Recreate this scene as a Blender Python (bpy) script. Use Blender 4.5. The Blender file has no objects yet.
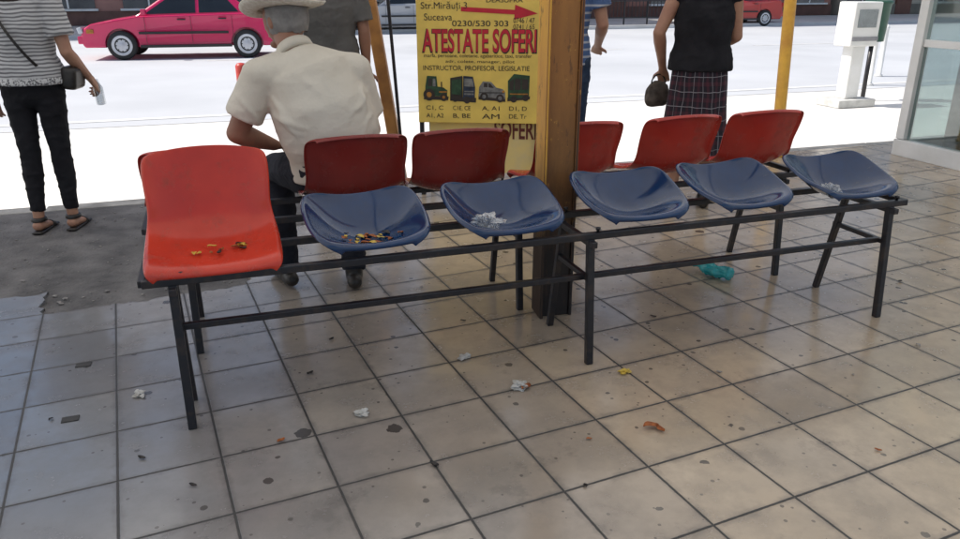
import bpy, bmesh, math, random
from mathutils import Vector, Matrix, noise
random.seed(7)
S=bpy.context.scene
S.view_settings.view_transform='Standard'
S.view_settings.look='None'
S.view_settings.exposure=0
COL=S.collection
R=math.radians
# ---------------------------------------------------------------- frames
BA=R(18.5)
O=Vector((-0.969,2.216,0))
U=Vector((math.cos(BA),math.sin(BA),0)); W=Vector((-math.sin(BA),math.cos(BA),0))
def L(s,w,z=0): return O+U*s+W*w+Vector((0,0,z))
# ---------------------------------------------------------------- materials
def nmat(name):
    m=bpy.data.materials.new(name); m.use_nodes=True
    nt=m.node_tree; b=nt.nodes['Principled BSDF']
    return m,nt,b
def N(nt,t,**k):
    n=nt.nodes.new(t)
    for a,v in k.items(): setattr(n,a,v)
    return n
def math_(nt,op,a,b=None,c=None):
    n=nt.nodes.new('ShaderNodeMath'); n.operation=op
    for i,x in enumerate((a,b,c)):
        if x is None: continue
        if isinstance(x,(int,float)): n.inputs[i].default_value=x
        else: nt.links.new(x,n.inputs[i])
    return n.outputs[0]
def mixc(nt,f,a,b):
    n=nt.nodes.new('ShaderNodeMix'); n.data_type='RGBA'
    if isinstance(f,(int,float)): n.inputs[0].default_value=f
    else: nt.links.new(f,n.inputs[0])
    for i,x in ((6,a),(7,b)):
        if isinstance(x,tuple): n.inputs[i].default_value=(x[0],x[1],x[2],1)
        else: nt.links.new(x,n.inputs[i])
    return n.outputs[2]
def ramp(nt,f,p0,p1):
    n=nt.nodes.new('ShaderNodeMapRange'); n.inputs[1].default_value=p0; n.inputs[2].default_value=p1
    nt.links.new(f,n.inputs[0]); return n.outputs[0]
def noi(nt,scale,detail=4,vec=None,rough=.55):
    n=nt.nodes.new('ShaderNodeTexNoise'); n.inputs['Scale'].default_value=scale; n.inputs['Detail'].default_value=detail
    n.inputs['Roughness'].default_value=rough
    if vec is None:
        tc=nt.nodes.new('ShaderNodeTexCoord'); vec=tc.outputs['Object']
    nt.links.new(vec,n.inputs['Vector']); return n.outputs['Fac']
def bump(nt,b,h,st=.3,dist=.01):
    n=nt.nodes.new('ShaderNodeBump'); n.inputs['Strength'].default_value=st; n.inputs['Distance'].default_value=dist
    nt.links.new(h,n.inputs['Height']); nt.links.new(n.outputs[0],b.inputs['Normal'])
def M(name,c1,c2=None,rough=.5,metal=0,scale=8,bmp=0,bscale=40,bdist=.005,spec=.5,lo=.35,hi=.65,rvar=.12):
    m,nt,b=nmat(name)
    if c2 is None: c2=tuple(x*.75 for x in c1)
    f=ramp(nt,noi(nt,scale,6),lo,hi)
    nt.links.new(mixc(nt,f,c1,c2),b.inputs['Base Color'])
    r=math_(nt,'MULTIPLY_ADD',noi(nt,scale*2.3,4),rvar*2,rough-rvar)
    nt.links.new(r,b.inputs['Roughness'])
    b.inputs['Metallic'].default_value=metal
    b.inputs['Specular IOR Level'].default_value=spec
    if bmp: bump(nt,b,noi(nt,bscale,5),bmp,bdist)
    return m
def plastic(name,c1,c2,dirt,rough,damt=.5,coat=0):
    m,nt,b=nmat(name); tc=N(nt,'ShaderNodeTexCoord'); o=tc.outputs['Object']
    c=mixc(nt,ramp(nt,noi(nt,5,5,o),.35,.65),c1,c2)
    d=ramp(nt,noi(nt,13,8,o,.7),.54,.74)
    c=mixc(nt,math_(nt,'MULTIPLY',d,damt),c,dirt)
    sc=ramp(nt,noi(nt,60,6,o,.8),.63,.68); c=mixc(nt,math_(nt,'MULTIPLY',sc,damt*.6),c,dirt)
    nt.links.new(c,b.inputs['Base Color'])
    nt.links.new(math_(nt,'MULTIPLY_ADD',d,.3,rough),b.inputs['Roughness'])
    b.inputs['Coat Weight'].default_value=coat; b.inputs['Coat Roughness'].default_value=.08
    bump(nt,b,noi(nt,160,4,o),.06,.003); return m
m_red=plastic('red_plastic',(.62,.046,.020),(.50,.034,.016),(.20,.05,.03),.24,.6)
m_redr=plastic('backlit_red_plastic',(.46,.030,.018),(.36,.024,.015),(.14,.03,.02),.24,.6)  # same red plastic, backlit shade of the rear row put into the colour
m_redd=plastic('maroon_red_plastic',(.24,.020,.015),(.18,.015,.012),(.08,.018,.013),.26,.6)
m_blue=plastic('blue_plastic',(.003,.034,.115),(.002,.022,.078),(.025,.035,.05),.10,.35,.4)
m_steel=M('painted_dark_steel',(.014,.014,.018),(.05,.034,.026),.38,scale=30,bmp=.2,bscale=120,bdist=.001,lo=.5,hi=.8)
m_white=M('white_paint',(.80,.80,.79),(.68,.68,.66),.4,scale=3)
m_rubber=M('rubber',(.02,.02,.02),None,.7)
m_black=M('black_plastic',(.015,.015,.017),None,.4)
m_skin=M('skin',(.42,.23,.15),(.36,.18,.12),.55,scale=12)
m_skin2=M('tanned_skin',(.33,.165,.105),(.27,.13,.085),.55,scale=12)
m_hairb=M('dark_hair',(.02,.013,.01),(.04,.026,.018),.5,scale=60,bmp=.5,bscale=120)
m_hairg=M('grey_hair',(.26,.25,.24),(.17,.16,.155),.7,scale=25,bmp=.4,bscale=150,bdist=.002)
m_cream=M('cream_cotton',(.70,.65,.56),(.62,.57,.48),.85,scale=3,bmp=.5,bscale=7,bdist=.03,spec=.2)
m_dark=M('black_cloth',(.012,.012,.015),(.02,.02,.024),.9,scale=10,bmp=.6,bscale=9,bdist=.02,spec=.2)
m_navy=M('dark_trouser_cloth',(.016,.018,.026),(.026,.028,.038),.9,scale=6,bmp=.7,bscale=8,bdist=.03,spec=.2)
m_jean=M('denim',(.02,.035,.07),(.04,.06,.10),.9,scale=14,bmp=.5,bscale=10,bdist=.02,spec=.2)
m_grey=M('grey_cotton',(.13,.125,.12),(.09,.088,.085),.9,scale=6,bmp=.5,bscale=8,bdist=.03,spec=.2)
m_leather=M('black_leather',(.012,.010,.010),(.03,.024,.02),.4,scale=20,bmp=.3,bscale=60)
m_paper=M('dirty_paper',(.6,.6,.58),(.4,.38,.34),.8,scale=30,bmp=.5,bscale=60)
m_straw=M('straw',(.78,.75,.67),(.62,.58,.48),.8,scale=60,bmp=.6,bscale=160)
m_eye=M('eye_white',(.7,.7,.68),None,.2)
m_silver=M('silver_hubcap',(.62,.63,.65),(.5,.5,.52),.35,metal=.2)
def glass(name,fac=.18,col=(.85,.92,.92),rough=.03,sc=3,bm_=0):
    m,nt,b=nmat(name); nt.nodes.remove(b)
    t=N(nt,'ShaderNodeBsdfTransparent'); t.inputs[0].default_value=(*col,1)
    g=N(nt,'ShaderNodeBsdfGlossy'); g.inputs['Roughness'].default_value=rough
    n=noi(nt,sc,5); f=math_(nt,'MULTIPLY_ADD',n,.1,fac-.05)
    if bm_:
        f=math_(nt,'MULTIPLY_ADD',ramp(nt,n,.35,.65),bm_,fac)
    x=N(nt,'ShaderNodeMixShader'); nt.links.new(f,x.inputs[0]); nt.links.new(t.outputs[0],x.inputs[1]); nt.links.new(g.outputs[0],x.inputs[2])
    nt.links.new(x.outputs[0],nt.nodes['Material Output'].inputs[0]); return m
m_glass=glass('window_glass',.16,(.72,.80,.80))
m_carglass=M('car_glass',(.02,.025,.03),None,.06,scale=2,rvar=.02)
m_poly=glass('clear_plastic_film',.3,(.8,.83,.85))
m_film=glass('crinkled_clear_film',.10,(.84,.87,.90),.14,45,.42)

def tile_mat():
    m,nt,b=nmat('floor_tiles')
    tc=N(nt,'ShaderNodeTexCoord'); sp=N(nt,'ShaderNodeSeparateXYZ'); nt.links.new(tc.outputs['Object'],sp.inputs[0])
    ob=tc.outputs['Object']
    T=.30
    fx=math_(nt,'DIVIDE',sp.outputs[0],T); fy=math_(nt,'DIVIDE',sp.outputs[1],T)
    def edge(f):
        fr=math_(nt,'FRACT',f); a=math_(nt,'SUBTRACT',fr,.5); a=math_(nt,'ABSOLUTE',a); return a
    e=math_(nt,'MAXIMUM',edge(fx),edge(fy))
    wob=math_(nt,'MULTIPLY_ADD',noi(nt,45,3,ob),.008,-.004)
    e=math_(nt,'ADD',e,wob)
    g=ramp(nt,e,.484,.490)
    cb=N(nt,'ShaderNodeCombineXYZ'); nt.links.new(math_(nt,'FLOOR',fx),cb.inputs[0]); nt.links.new(math_(nt,'FLOOR',fy),cb.inputs[1])
    wn=N(nt,'ShaderNodeTexWhiteNoise'); nt.links.new(cb.outputs[0],wn.inputs['Vector'])
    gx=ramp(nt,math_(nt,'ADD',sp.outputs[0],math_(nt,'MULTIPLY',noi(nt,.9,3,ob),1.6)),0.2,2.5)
    base=mixc(nt,gx,(.175,.205,.250),(.50,.405,.295))  # cool daylight cast painted into the left tiles, warm beige to the right
    var=mixc(nt,wn.outputs['Value'],(.84,.84,.86),(1.10,1.08,1.04))
    mu=N(nt,'ShaderNodeMix',data_type='RGBA',blend_type='MULTIPLY'); mu.inputs[0].default_value=1
    nt.links.new(base,mu.inputs[6]); nt.links.new(var,mu.inputs[7]); c=mu.outputs[2]
    mott=ramp(nt,noi(nt,6,9,ob,.7),.42,.68)
    c=mixc(nt,math_(nt,'MULTIPLY',mott,.38),c,(.13,.118,.11))
    big=ramp(nt,noi(nt,1.4,5,ob),.48,.70)
    c=mixc(nt,math_(nt,'MULTIPLY',big,.28),c,(.12,.115,.11))
    je=ramp(nt,math_(nt,'ADD',e,math_(nt,'MULTIPLY_ADD',noi(nt,12,5,ob),.16,-.09)),.42,.50)
    c=mixc(nt,math_(nt,'MULTIPLY',je,.45),c,(.08,.072,.068))
    def spots(scale,rmul,th,jit,col,amt,c):
        v=N(nt,'ShaderNodeTexVoronoi'); v.inputs['Scale'].default_value=scale; v.inputs['Randomness'].default_value=1
        nt.links.new(ob,v.inputs['Vector'])
        spr=N(nt,'ShaderNodeSeparateColor'); nt.links.new(v.outputs['Color'],spr.inputs[0])
        rad=math_(nt,'MULTIPLY',spr.outputs[0],rmul)
        d=math_(nt,'ADD',v.outputs['Distance'],math_(nt,'MULTIPLY_ADD',noi(nt,55,3,ob),jit,-jit*.5))
        s=math_(nt,'MULTIPLY',math_(nt,'LESS_THAN',d,rad),math_(nt,'GREATER_THAN',spr.outputs[1],th))
        return mixc(nt,math_(nt,'MULTIPLY',s,amt),c,col)
    c=spots(3.4,.105,.10,.07,(.035,.032,.03),.85,c)
    c=spots(7,.13,.40,.10,(.045,.04,.037),.8,c)
    c=spots(13,.16,.50,.12,(.05,.045,.04),.75,c)
    c=spots(30,.20,.62,.14,(.06,.052,.046),.65,c)
    sm=ramp(nt,noi(nt,2.6,7,ob,.75),.59,.66); c=mixc(nt,math_(nt,'MULTIPLY',sm,.30),c,(.075,.068,.062))
    c=mixc(nt,g,c,(.032,.03,.028))
    nt.links.new(c,b.inputs['Base Color'])
    r=math_(nt,'MULTIPLY_ADD',mott,.16,.11); r=math_(nt,'ADD',r,math_(nt,'MULTIPLY',g,.4))
    r=math_(nt,'ADD',r,math_(nt,'MULTIPLY',noi(nt,3,4,ob),.10))
    nt.links.new(r,b.inputs['Roughness'])
    b.inputs['Specular IOR Level'].default_value=.9
    h=math_(nt,'SUBTRACT',math_(nt,'MULTIPLY',noi(nt,9,4,ob),.25),g)
    bump(nt,b,h,.35,.004)
    return m
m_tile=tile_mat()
m_patch=M('worn_dusty_screed',(.21,.20,.195),(.085,.082,.082),.85,scale=5,bmp=.9,bscale=55,bdist=.012,spec=.3,lo=.3,hi=.7)
m_rub=M('broken_mortar',(.34,.32,.30),(.14,.13,.13),.9,scale=30)
m_kerb=M('kerb_stone',(.46,.44,.41),(.28,.27,.25),.8,scale=8,bmp=.5,bscale=50)
m_apron=M('bleached_concrete',(.76,.74,.71),(.64,.63,.61),.85,scale=.8,bmp=.3,bscale=20)
m_road=M('dusty_road',(.57,.585,.61),(.49,.505,.53),.75,scale=.35,bmp=.4,bscale=60,spec=.4)
m_pave=M('far_pavement',(.62,.61,.59),(.52,.51,.49),.85,scale=1,bmp=.2)
m_ground=M('ground_earth',(.30,.28,.25),(.22,.21,.18),.9,scale=.2)
m_mark=M('road_paint',(.72,.72,.71),(.6,.6,.6),.7,scale=6)

# ---------------------------------------------------------------- mesh helpers
def obj(name,me,mat=None,parent=None,loc=None,rot=None,smooth=False):
    o=bpy.data.objects.new(name,me); COL.objects.link(o)
    if mat is not None and me is not None:
        for x in (mat if isinstance(mat,(list,tuple)) else [mat]): me.materials.append(x)
    if parent: o.parent=parent
    if loc is not None: o.location=loc
    if rot is not None: o.rotation_euler=rot
    if smooth: me.polygons.foreach_set('use_smooth',[True]*len(me.polygons))
    return o
def bm2me(bm,name='mesh'):
    me=bpy.data.meshes.new(name); bm.normal_update(); bm.to_mesh(me); bm.free(); return me
def tag(o,label=None,cat=None,group=None,kind=None):
    if label: o['label']=label
    if cat: o['category']=cat
    if group: o['group']=group
    if kind: o['kind']=kind
    return o
def empty(name,loc=(0,0,0),rot=(0,0,0)):
    o=bpy.data.objects.new(name,None); COL.objects.link(o); o.location=loc; o.rotation_euler=rot; o.empty_display_size=.1; return o
def addbox(bm,c,s,mi=0,rot=None):
    mt=Matrix.Translation(Vector(c))
    if rot is not None: mt=mt@rot
    r=bmesh.ops.create_cube(bm,size=1,matrix=mt@Matrix.Diagonal((*s,1)))
    for f in {f for v in r['verts'] for f in v.link_faces}: f.material_index=mi
    return r['verts']
def bevel(bm,w,seg=2):
    bmesh.ops.bevel(bm,geom=bm.edges[:],offset=w,segments=seg,affect='EDGES',profile=.6,clamp_overlap=True)
def box(name,c,s,mat,parent=None,bev=.005,rot=None,loc=None):
    bm=bmesh.new(); addbox(bm,(0,0,0),s)
    if bev: bevel(bm,bev)
    return obj(name,bm2me(bm,name),mat,parent,c,rot)
def bar(name,p,q,th,mat,parent=None,th2=None):
    p=Vector(p);q=Vector(q); d=q-p; bm=bmesh.new()
    addbox(bm,(0,0,0),(th,th2 or th,d.length)); bevel(bm,min(th,th2 or th)*.15,2)
    o=obj(name,bm2me(bm,name),mat,parent); o.location=(p+q)/2
    z=d.normalized(); x=Vector((1,0,0)) if abs(z.x)<.9 else Vector((0,1,0))
    y=z.cross(x).normalized(); x=y.cross(z)
    o.rotation_euler=Matrix((x,y,z)).transposed().to_euler(); return o
def lathe(bm,prof,n=32,mt=Matrix(),mi=0,close=False):
    rings=[]
    for r,z in prof:
        rings.append([bm.verts.new(mt@Vector((r*math.cos(2*math.pi*i/n),r*math.sin(2*math.pi*i/n),z))) for i in range(n)])
    for a,b in zip(rings,rings[1:]):
        for i in range(n):
            f=bm.faces.new((a[i],a[(i+1)%n],b[(i+1)%n],b[i])); f.material_index=mi; f.smooth=True
    for k,ring in ((0,rings[0]),(1,rings[-1])):
        if prof[0 if k==0 else -1][0]>1e-4:
            try:
                f=bm.faces.new(ring if k else ring[::-1]); f.material_index=mi
            except: pass
def loft(bm,pts,radii,side=Vector((1,0,0)),n=18,rnd=False):
    pts=[Vector(p) for p in pts]; radii=[(r,r) if isinstance(r,(int,float)) else r for r in radii]
    if rnd:
        a=(pts[0]-pts[1]).normalized(); b=(pts[-1]-pts[-2]).normalized()
        r0=min(radii[0]); r1=min(radii[-1])
        pre=[(pts[0]+a*r0*k,(radii[0][0]*q,radii[0][1]*q)) for k,q in ((.95,.3),(.75,.66),(.4,.92))]
        post=[(pts[-1]+b*r1*k,(radii[-1][0]*q,radii[-1][1]*q)) for k,q in ((.4,.92),(.75,.66),(.95,.3))]
        pts=[p for p,_ in pre]+pts+[p for p,_ in post]; radii=[r for _,r in pre]+radii+[r for _,r in post]
    rings=[]
    for i,p in enumerate(pts):
        t=(pts[min(i+1,len(pts)-1)]-pts[max(i-1,0)]).normalized()
        A=side-t*side.dot(t)
        if A.length<.1: A=Vector((0,1,0))-t*t.y
        A.normalize(); B=t.cross(A)
        rx,ry=radii[i]
        rings.append([bm.verts.new(p+A*rx*math.cos(2*math.pi*k/n)+B*ry*math.sin(2*math.pi*k/n)) for k in range(n)])
    for a,b in zip(rings,rings[1:]):
        for k in range(n): bm.faces.new((a[k],a[(k+1)%n],b[(k+1)%n],b[k]))
    bm.faces.new(rings[0][::-1]); bm.faces.new(rings[-1])
def ball(bm,c,r,sub=3,fn=None,mt=None):
    x=bmesh.ops.create_icosphere(bm,subdivisions=sub,radius=1)
    for v in x['verts']:
        p=v.co.copy()
        if fn: p=fn(p)
        p=Vector((p.x*r[0],p.y*r[1],p.z*r[2]))
        if mt: p=mt@p
        v.co=p+Vector(c)
    return x['verts']
def remesh(bm,name,mat,vox=.006,it=4,parent=None,fac=.5,wr=0,wscale=8,folds=None):
    me=bm2me(bm,name); o=bpy.data.objects.new(name,me); COL.objects.link(o)
    a=o.modifiers.new('r','REMESH'); a.mode='VOXEL'; a.voxel_size=vox
    b=o.modifiers.new('s','SMOOTH'); b.factor=fac; b.iterations=it
    dg=bpy.context.evaluated_depsgraph_get(); dg.update()
    m2=bpy.data.meshes.new_from_object(o.evaluated_get(dg)); o.modifiers.clear(); o.data=m2; bpy.data.meshes.remove(me)
    m2.name=name
    if wr:
        nr=[v.normal.copy() for v in m2.vertices]
        for v,nn in zip(m2.vertices,nr):
            q=v.co*wscale; q=Vector((q.x*.8+q.z*.5,q.y*.8,q.z*1.7-q.x*.6))
            k=1-abs(noise.noise(q))*2.2; k2=1-abs(noise.noise(q*1.9+Vector((5,1,2))))*2.2
            h=max(k,0)**2*wr+max(k2,0)**2*wr*.4-wr*.4
            if folds:
                for (p0,p1,wd,am) in folds:
                    p0=Vector(p0);p1=Vector(p1); d=p1-p0; t=max(0,min(1,(v.co-p0).dot(d)/d.length_squared)); e=(v.co-p0-d*t)
                    e.y*=.25; e.x+=.006*math.sin(v.co.z*60+v.co.x*40)
                    h+=am*math.exp(-(e.length/wd)**2)*math.sin(math.pi*min(max(t,.06),.94))
            v.co+=nn*h
    m2.materials.clear(); m2.materials.append(mat)
    m2.polygons.foreach_set('use_smooth',[True]*len(m2.polygons))
    if parent: o.parent=parent
    return o

# ================================================================ SETTING
def sheet(name,pts,z,mat,label=None):
    bm=bmesh.new(); vs=[bm.verts.new((p[0],p[1],z)) for p in pts]; bm.faces.new(vs)
    o=obj(name,bm2me(bm,name),mat); o['kind']='structure'; return o
RZ=-.12
sheet('ground',[(-400,-400),(400,-400),(400,400),(-400,400)],RZ-.012,m_ground)
def strip(name,s0,s1,w0,w1,z,mat): return sheet(name,[L(s0,w0),L(s1,w0),L(s1,w1),L(s0,w1)],z,mat)
strip('apron',-60,70,-20,7.2,RZ-.004,m_apron)
strip('road',-120,140,7.2,24,RZ,m_road)
bm=bmesh.new()
for k in range(-12,14):
    vs=[bm.verts.new(L(a,b,RZ+.004)) for a,b in ((k*7,15.4),(k*7+3,15.4),(k*7+3,15.55),(k*7,15.55))]; bm.faces.new(vs)
vs=[bm.verts.new(L(a,b,RZ+.004)) for a,b in ((-90,7.6),(110,7.6),(110,7.75),(-90,7.75))]; bm.faces.new(vs)
o=obj('road_markings',bm2me(bm),m_mark); o['kind']='structure'
bm=bmesh.new(); addbox(bm,(0,0,0),(200,6,.25)); 
o=obj('far_pavement',bm2me(bm),m_pave,None,L(8,27.0,RZ+.0),(0,0,BA)); o['kind']='structure'
EDGE=3.28
s0,s1,w0,w1=-14,16,-9,EDGE
bm=bmesh.new(); addbox(bm,(0,0,0),(s1-s0,w1-w0-.14,.30))
o=obj('platform',bm2me(bm),m_patch,None,L((s0+s1)/2,(w0+w1-.14)/2,-.15-.014),(0,0,BA)); o['kind']='structure'
bm=bmesh.new()
for k in range(30):
    a=-14+k*1.0
    vs=addbox(bm,(a+.5,random.uniform(-.006,.006),random.uniform(-.008,.0)),(.985,.14,.30),rot=Matrix.Rotation(random.uniform(-.006,.006),4,'Y'))
bevel(bm,.012,2)
o=obj('platform_kerb',bm2me(bm),m_kerb,None,L(0,EDGE-.07,-.15-.004),(0,0,BA)); o['kind']='structure'
TA=R(24.4); TO=Vector((-.976,1.668,0))
T=.30
oy=-.02
def missing(i,j):
    y=j*T
    if i<-1: return y>=2.08
    if i==-1: return y>=1.78
    if i in(0,1): return y>=1.78
    if i==2: return y>=2.05
    if i==3: return y>=2.65
    return False
bm=bmesh.new(); vd={}
def gv(i,j):
    if (i,j) not in vd: vd[(i,j)]=bm.verts.new((i*T,j*T,0))
    return vd[(i,j)]
rnd=random.Random(3)
for i in range(-24,36):
    for j in range(-30,26):
        if missing(i,j): continue
        near=sum(missing(i+a,j+b) for a,b in((1,0),(-1,0),(0,1),(0,-1)))
        if near>=1 and rnd.random()<.75:
            pts=[]
            cs=[(0,0),(1,0),(1,1),(0,1)]; nb=[(0,-1),(1,0),(0,1),(-1,0)]
            for k in range(4):
                a=Vector(cs[k]); b_=Vector(cs[(k+1)%4]); mi_=missing(i+nb[k][0],j+nb[k][1])
                pts.append(a)
                if mi_:
                    inn=-Vector(nb[k])
                    for q in range(1,9):
                        pts.append(a.lerp(b_,q/9+rnd.uniform(-.03,.03))+inn*max(0,rnd.gauss(.04,.05)))
            bm.faces.new([bm.verts.new(((i+p.x)*T,(j+p.y)*T,0)) for p in pts])
        else:
            bm.faces.new((gv(i,j),gv(i+1,j),gv(i+1,j+1),gv(i,j+1)))
Mt=Matrix.Translation(TO)@Matrix.Rotation(TA,4,'Z')@Matrix.Translation((0,oy,0))
Mi=Mt.inverted()
pc=Mi@L(0,EDGE-.145); pn=(Mi.to_3x3()@W).normalized()
bmesh.ops.bisect_plane(bm,geom=bm.verts[:]+bm.edges[:]+bm.faces[:],plane_co=pc,plane_no=pn,clear_outer=True)
pc=Mi@L(0,-8.8)
bmesh.ops.bisect_plane(bm,geom=bm.verts[:]+bm.edges[:]+bm.faces[:],plane_co=pc,plane_no=-pn,clear_outer=True)
r=bmesh.ops.extrude_face_region(bm,geom=bm.faces[:])
bmesh.ops.translate(bm,verts=[g for g in r['geom'] if isinstance(g,bmesh.types.BMVert)],vec=(0,0,-.012))
bmesh.ops.recalc_face_normals(bm,faces=bm.faces[:])
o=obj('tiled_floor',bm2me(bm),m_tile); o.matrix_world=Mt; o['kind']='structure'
bm=bmesh.new()
for k in range(1300):
    a=random.uniform(-2.8,.7); b=random.uniform(.9,3.05)
    p=L(a,b); q=Mi@p
    i_,j_=math.floor(q.x/T),math.floor(q.y/T)
    if not missing(i_,j_): continue
    edge=not missing(i_,j_-1) or not missing(i_+1,j_)
    if not edge and random.random()<.5: continue
    r=random.choice((.002,.003,.003,.004,.005,.007,.011 if edge else .005))
    x=bmesh.ops.create_icosphere(bm,subdivisions=1,radius=r)
    for v in x['verts']: v.co=Vector((v.co.x*random.uniform(.8,1.6),v.co.y*random.uniform(.8,1.3),v.co.z*.6))+p+Vector((0,0,-.012+r*.3))
o=obj('gravel_rubble',bm2me(bm),m_rub); tag(o,'loose crumbs of broken paving on bare screed','rubble',kind='stuff')

# unseen canopy roof over the platform, made milky to pass fill light
mr,nt,b=nmat('canopy_fill_light_sheet'); nt.nodes.remove(b)
a=N(nt,'ShaderNodeBsdfTranslucent'); a.inputs[0].default_value=(.86,.85,.82,1); c=N(nt,'ShaderNodeBsdfDiffuse'); c.inputs[0].default_value=(.80,.79,.77,1)
x=N(nt,'ShaderNodeMixShader'); x.inputs[0].default_value=.50; nt.links.new(c.outputs[0],x.inputs[1]); nt.links.new(a.outputs[0],x.inputs[2]); nt.links.new(x.outputs[0],nt.nodes['Material Output'].inputs[0])
cano=empty('canopy',L(0,0,0),(0,0,BA)); tag(cano,'unseen flat canopy on steel beams over the waiting platform, made milky to pass fill light','canopy')
bm=bmesh.new(); vs=[bm.verts.new(p) for p in ((-12,-4.3,3.2),(15,-4.3,3.2),(15,4.2,3.2),(-12,4.2,3.2))]; bm.faces.new(vs)
obj('roof_sheet',bm2me(bm),mr,cano)
box('fascia',(1.5,4.25,3.14),(27,.06,.30),m_white,cano,.01)
for k in range(6): box('beam',(-8+k*4.2,-.1,3.08),(.10,8.4,.14),m_white,cano,.005)

def column_mat(name,ca,cb,dark,zlo,zhi,chipamt=.7):
    m,nt,b=nmat(name)
    tc=N(nt,'ShaderNodeTexCoord'); sp=N(nt,'ShaderNodeSeparateXYZ'); nt.links.new(tc.outputs['Object'],sp.inputs[0])
    mp=N(nt,'ShaderNodeMapping'); mp.inputs['Scale'].default_value=(1,1,.22); nt.links.new(tc.outputs['Object'],mp.inputs[0])
    n1=noi(nt,9,6,mp.outputs[0],.6); n2=noi(nt,30,8,mp.outputs[0],.75)
    yel=mixc(nt,ramp(nt,n1,.35,.7),ca,cb)
    z=ramp(nt,math_(nt,'ADD',sp.outputs[2],math_(nt,'MULTIPLY',n2,.5)),zlo,zhi)
    c=mixc(nt,z,dark,yel)
    ch=ramp(nt,n2,.57,.62)
    c=mixc(nt,math_(nt,'MULTIPLY',ch,chipamt),c,(.06,.03,.02)); 
    n3=noi(nt,22,7,tc.outputs['Object'],.7)
    ch2=math_(nt,'MULTIPLY',ramp(nt,n3,.61,.65),ramp(nt,sp.outputs[2],.25,.9)); c=mixc(nt,math_(nt,'MULTIPLY',ch2,.6),c,(.60,.32,.06))
    nt.links.new(c,b.inputs['Base Color'])
    b.inputs['Roughness'].default_value=.6; bump(nt,b,n2,.3,.003); return m
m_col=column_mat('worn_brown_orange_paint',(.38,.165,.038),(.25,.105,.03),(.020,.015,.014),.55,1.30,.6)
m_colf=column_mat('worn_paint_sunlit_side',(.78,.42,.055),(.60,.28,.045),(.05,.03,.02),.60,1.05,.75)  # left strip: worn paint with sunlight painted in as a brighter yellow
m_cold=column_mat('worn_paint_shaded_side',(.12,.05,.02),(.075,.03,.016),(.018,.014,.013),.60,1.30)  # right strip: same worn paint with shade painted in as dark brown
pc=L(1.54,.522)
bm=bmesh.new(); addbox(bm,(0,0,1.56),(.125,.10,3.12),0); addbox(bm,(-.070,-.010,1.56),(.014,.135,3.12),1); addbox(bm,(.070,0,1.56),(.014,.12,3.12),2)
bevel(bm,.003,2)
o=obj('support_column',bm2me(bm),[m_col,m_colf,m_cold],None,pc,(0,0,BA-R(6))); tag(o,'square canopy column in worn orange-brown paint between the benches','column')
def pole(name,foot,top,r,mat,label,cat):
    bm=bmesh.new(); d=Vector(top)-Vector(foot)
    lathe(bm,[(r*1.3,0),(r*1.3,.02),(r,.021),(r,d.length)],20)
    o=obj(name,bm2me(bm),mat,None,foot); o.rotation_euler=d.to_track_quat('Z','Y').to_euler()
    return tag(o,label,cat)
m_yel=M('yellow_pole_paint',(.80,.44,.05),(.62,.30,.04),.45,scale=9)
pole('canopy_pole',L(4.75,3.0),L(4.63,3.05,3.18),.048,m_yel,'slim yellow-orange painted pole at the platform edge','pole')
m_wood=M('orange_brown_wood',(.50,.24,.07),(.33,.15,.05),.5,scale=9,bmp=.2)
p0=Vector((-.585,5.58,0)); p1=Vector((-1.02,5.62,3.15))
o=bar('leaning_post',p0,p1,.085,m_wood); tag(o,'leaning orange-brown post beside the advertising board','post')
p0=Vector((-.555,5.50,0)); p1=Vector((-.66,5.56,1.75))
o=bar('thin_stake',p0,p1,.022,m_steel); tag(o,'thin dark metal stake beside the advertising board','post')
bm=bmesh.new(); lathe(bm,[(.06,0),(.06,.02),(.03,.03),(.03,.76)],16,mi=0); lathe(bm,[(.042,.76),(.045,.77),(.045,.90),(.03,.92),(0,.925)],16,mi=1)
o=obj('marker_post',bm2me(bm),[m_white,M('red_marker_head',(.5,.05,.04),None,.4)],None,(-1.97,6.45,RZ)); tag(o,'white marker post with red head beside the platform','marker post')

# ---------------------------------------------------------------- kiosk with white frame
kio=empty('glazed_kiosk',L(0,0,0),(0,0,BA)); tag(kio,'kiosk with white framed glass front on the tiled platform','kiosk')
ks=(Vector((3.70,6.63,0))-O); K0s=ks.dot(U); K0w=ks.dot(W)
def kb(n,a,b,c,s,m=m_white,bv=.006): return box(n,(K0s+a,K0w+b,c),s,m,kio,bv)
kb('sill',.0,-1.55,.07,(.10,3.2,.14))
kb('frame',0,-1.55,2.6,(.10,3.2,.10))
for k in range(5):
    kb('post',0,-k*.78,1.345,(.085,.085,2.40))
m_dgl=M('dark_grey_panel',(.13,.14,.145),(.08,.085,.09),.25,scale=3)
for k in range(4):
    b=-.39-k*.78
    kb('mid_rail',0,b,.95,(.05,.69,.06))
    kb('pane',0,b,.53,(.008,.69,.78),m_glass,0)
    kb('pane',0,b,1.76,(.008,.69,1.56),m_glass,0)
for k in range(4):
    kb('post',.75+k*.75,0,1.345,(.085,.085,2.40))
    kb('sill',.375+k*.75+.0,0,.07,(.64,.10,.14))
    kb('pane',.375+k*.75,0,1.34,(.66,.008,2.4),m_glass,0)
kb('back_wall',3.1,-1.6,1.3,(.08,3.2,2.6),M('kiosk_wall',(.6,.6,.58),None,.7,scale=2))
kb('counter',.42,-1.70,.46,(.5,2.9,.90),m_dgl,.01)
kb('shelf',.55,-1.75,1.25,(.4,2.4,.03),m_white,.005)

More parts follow.
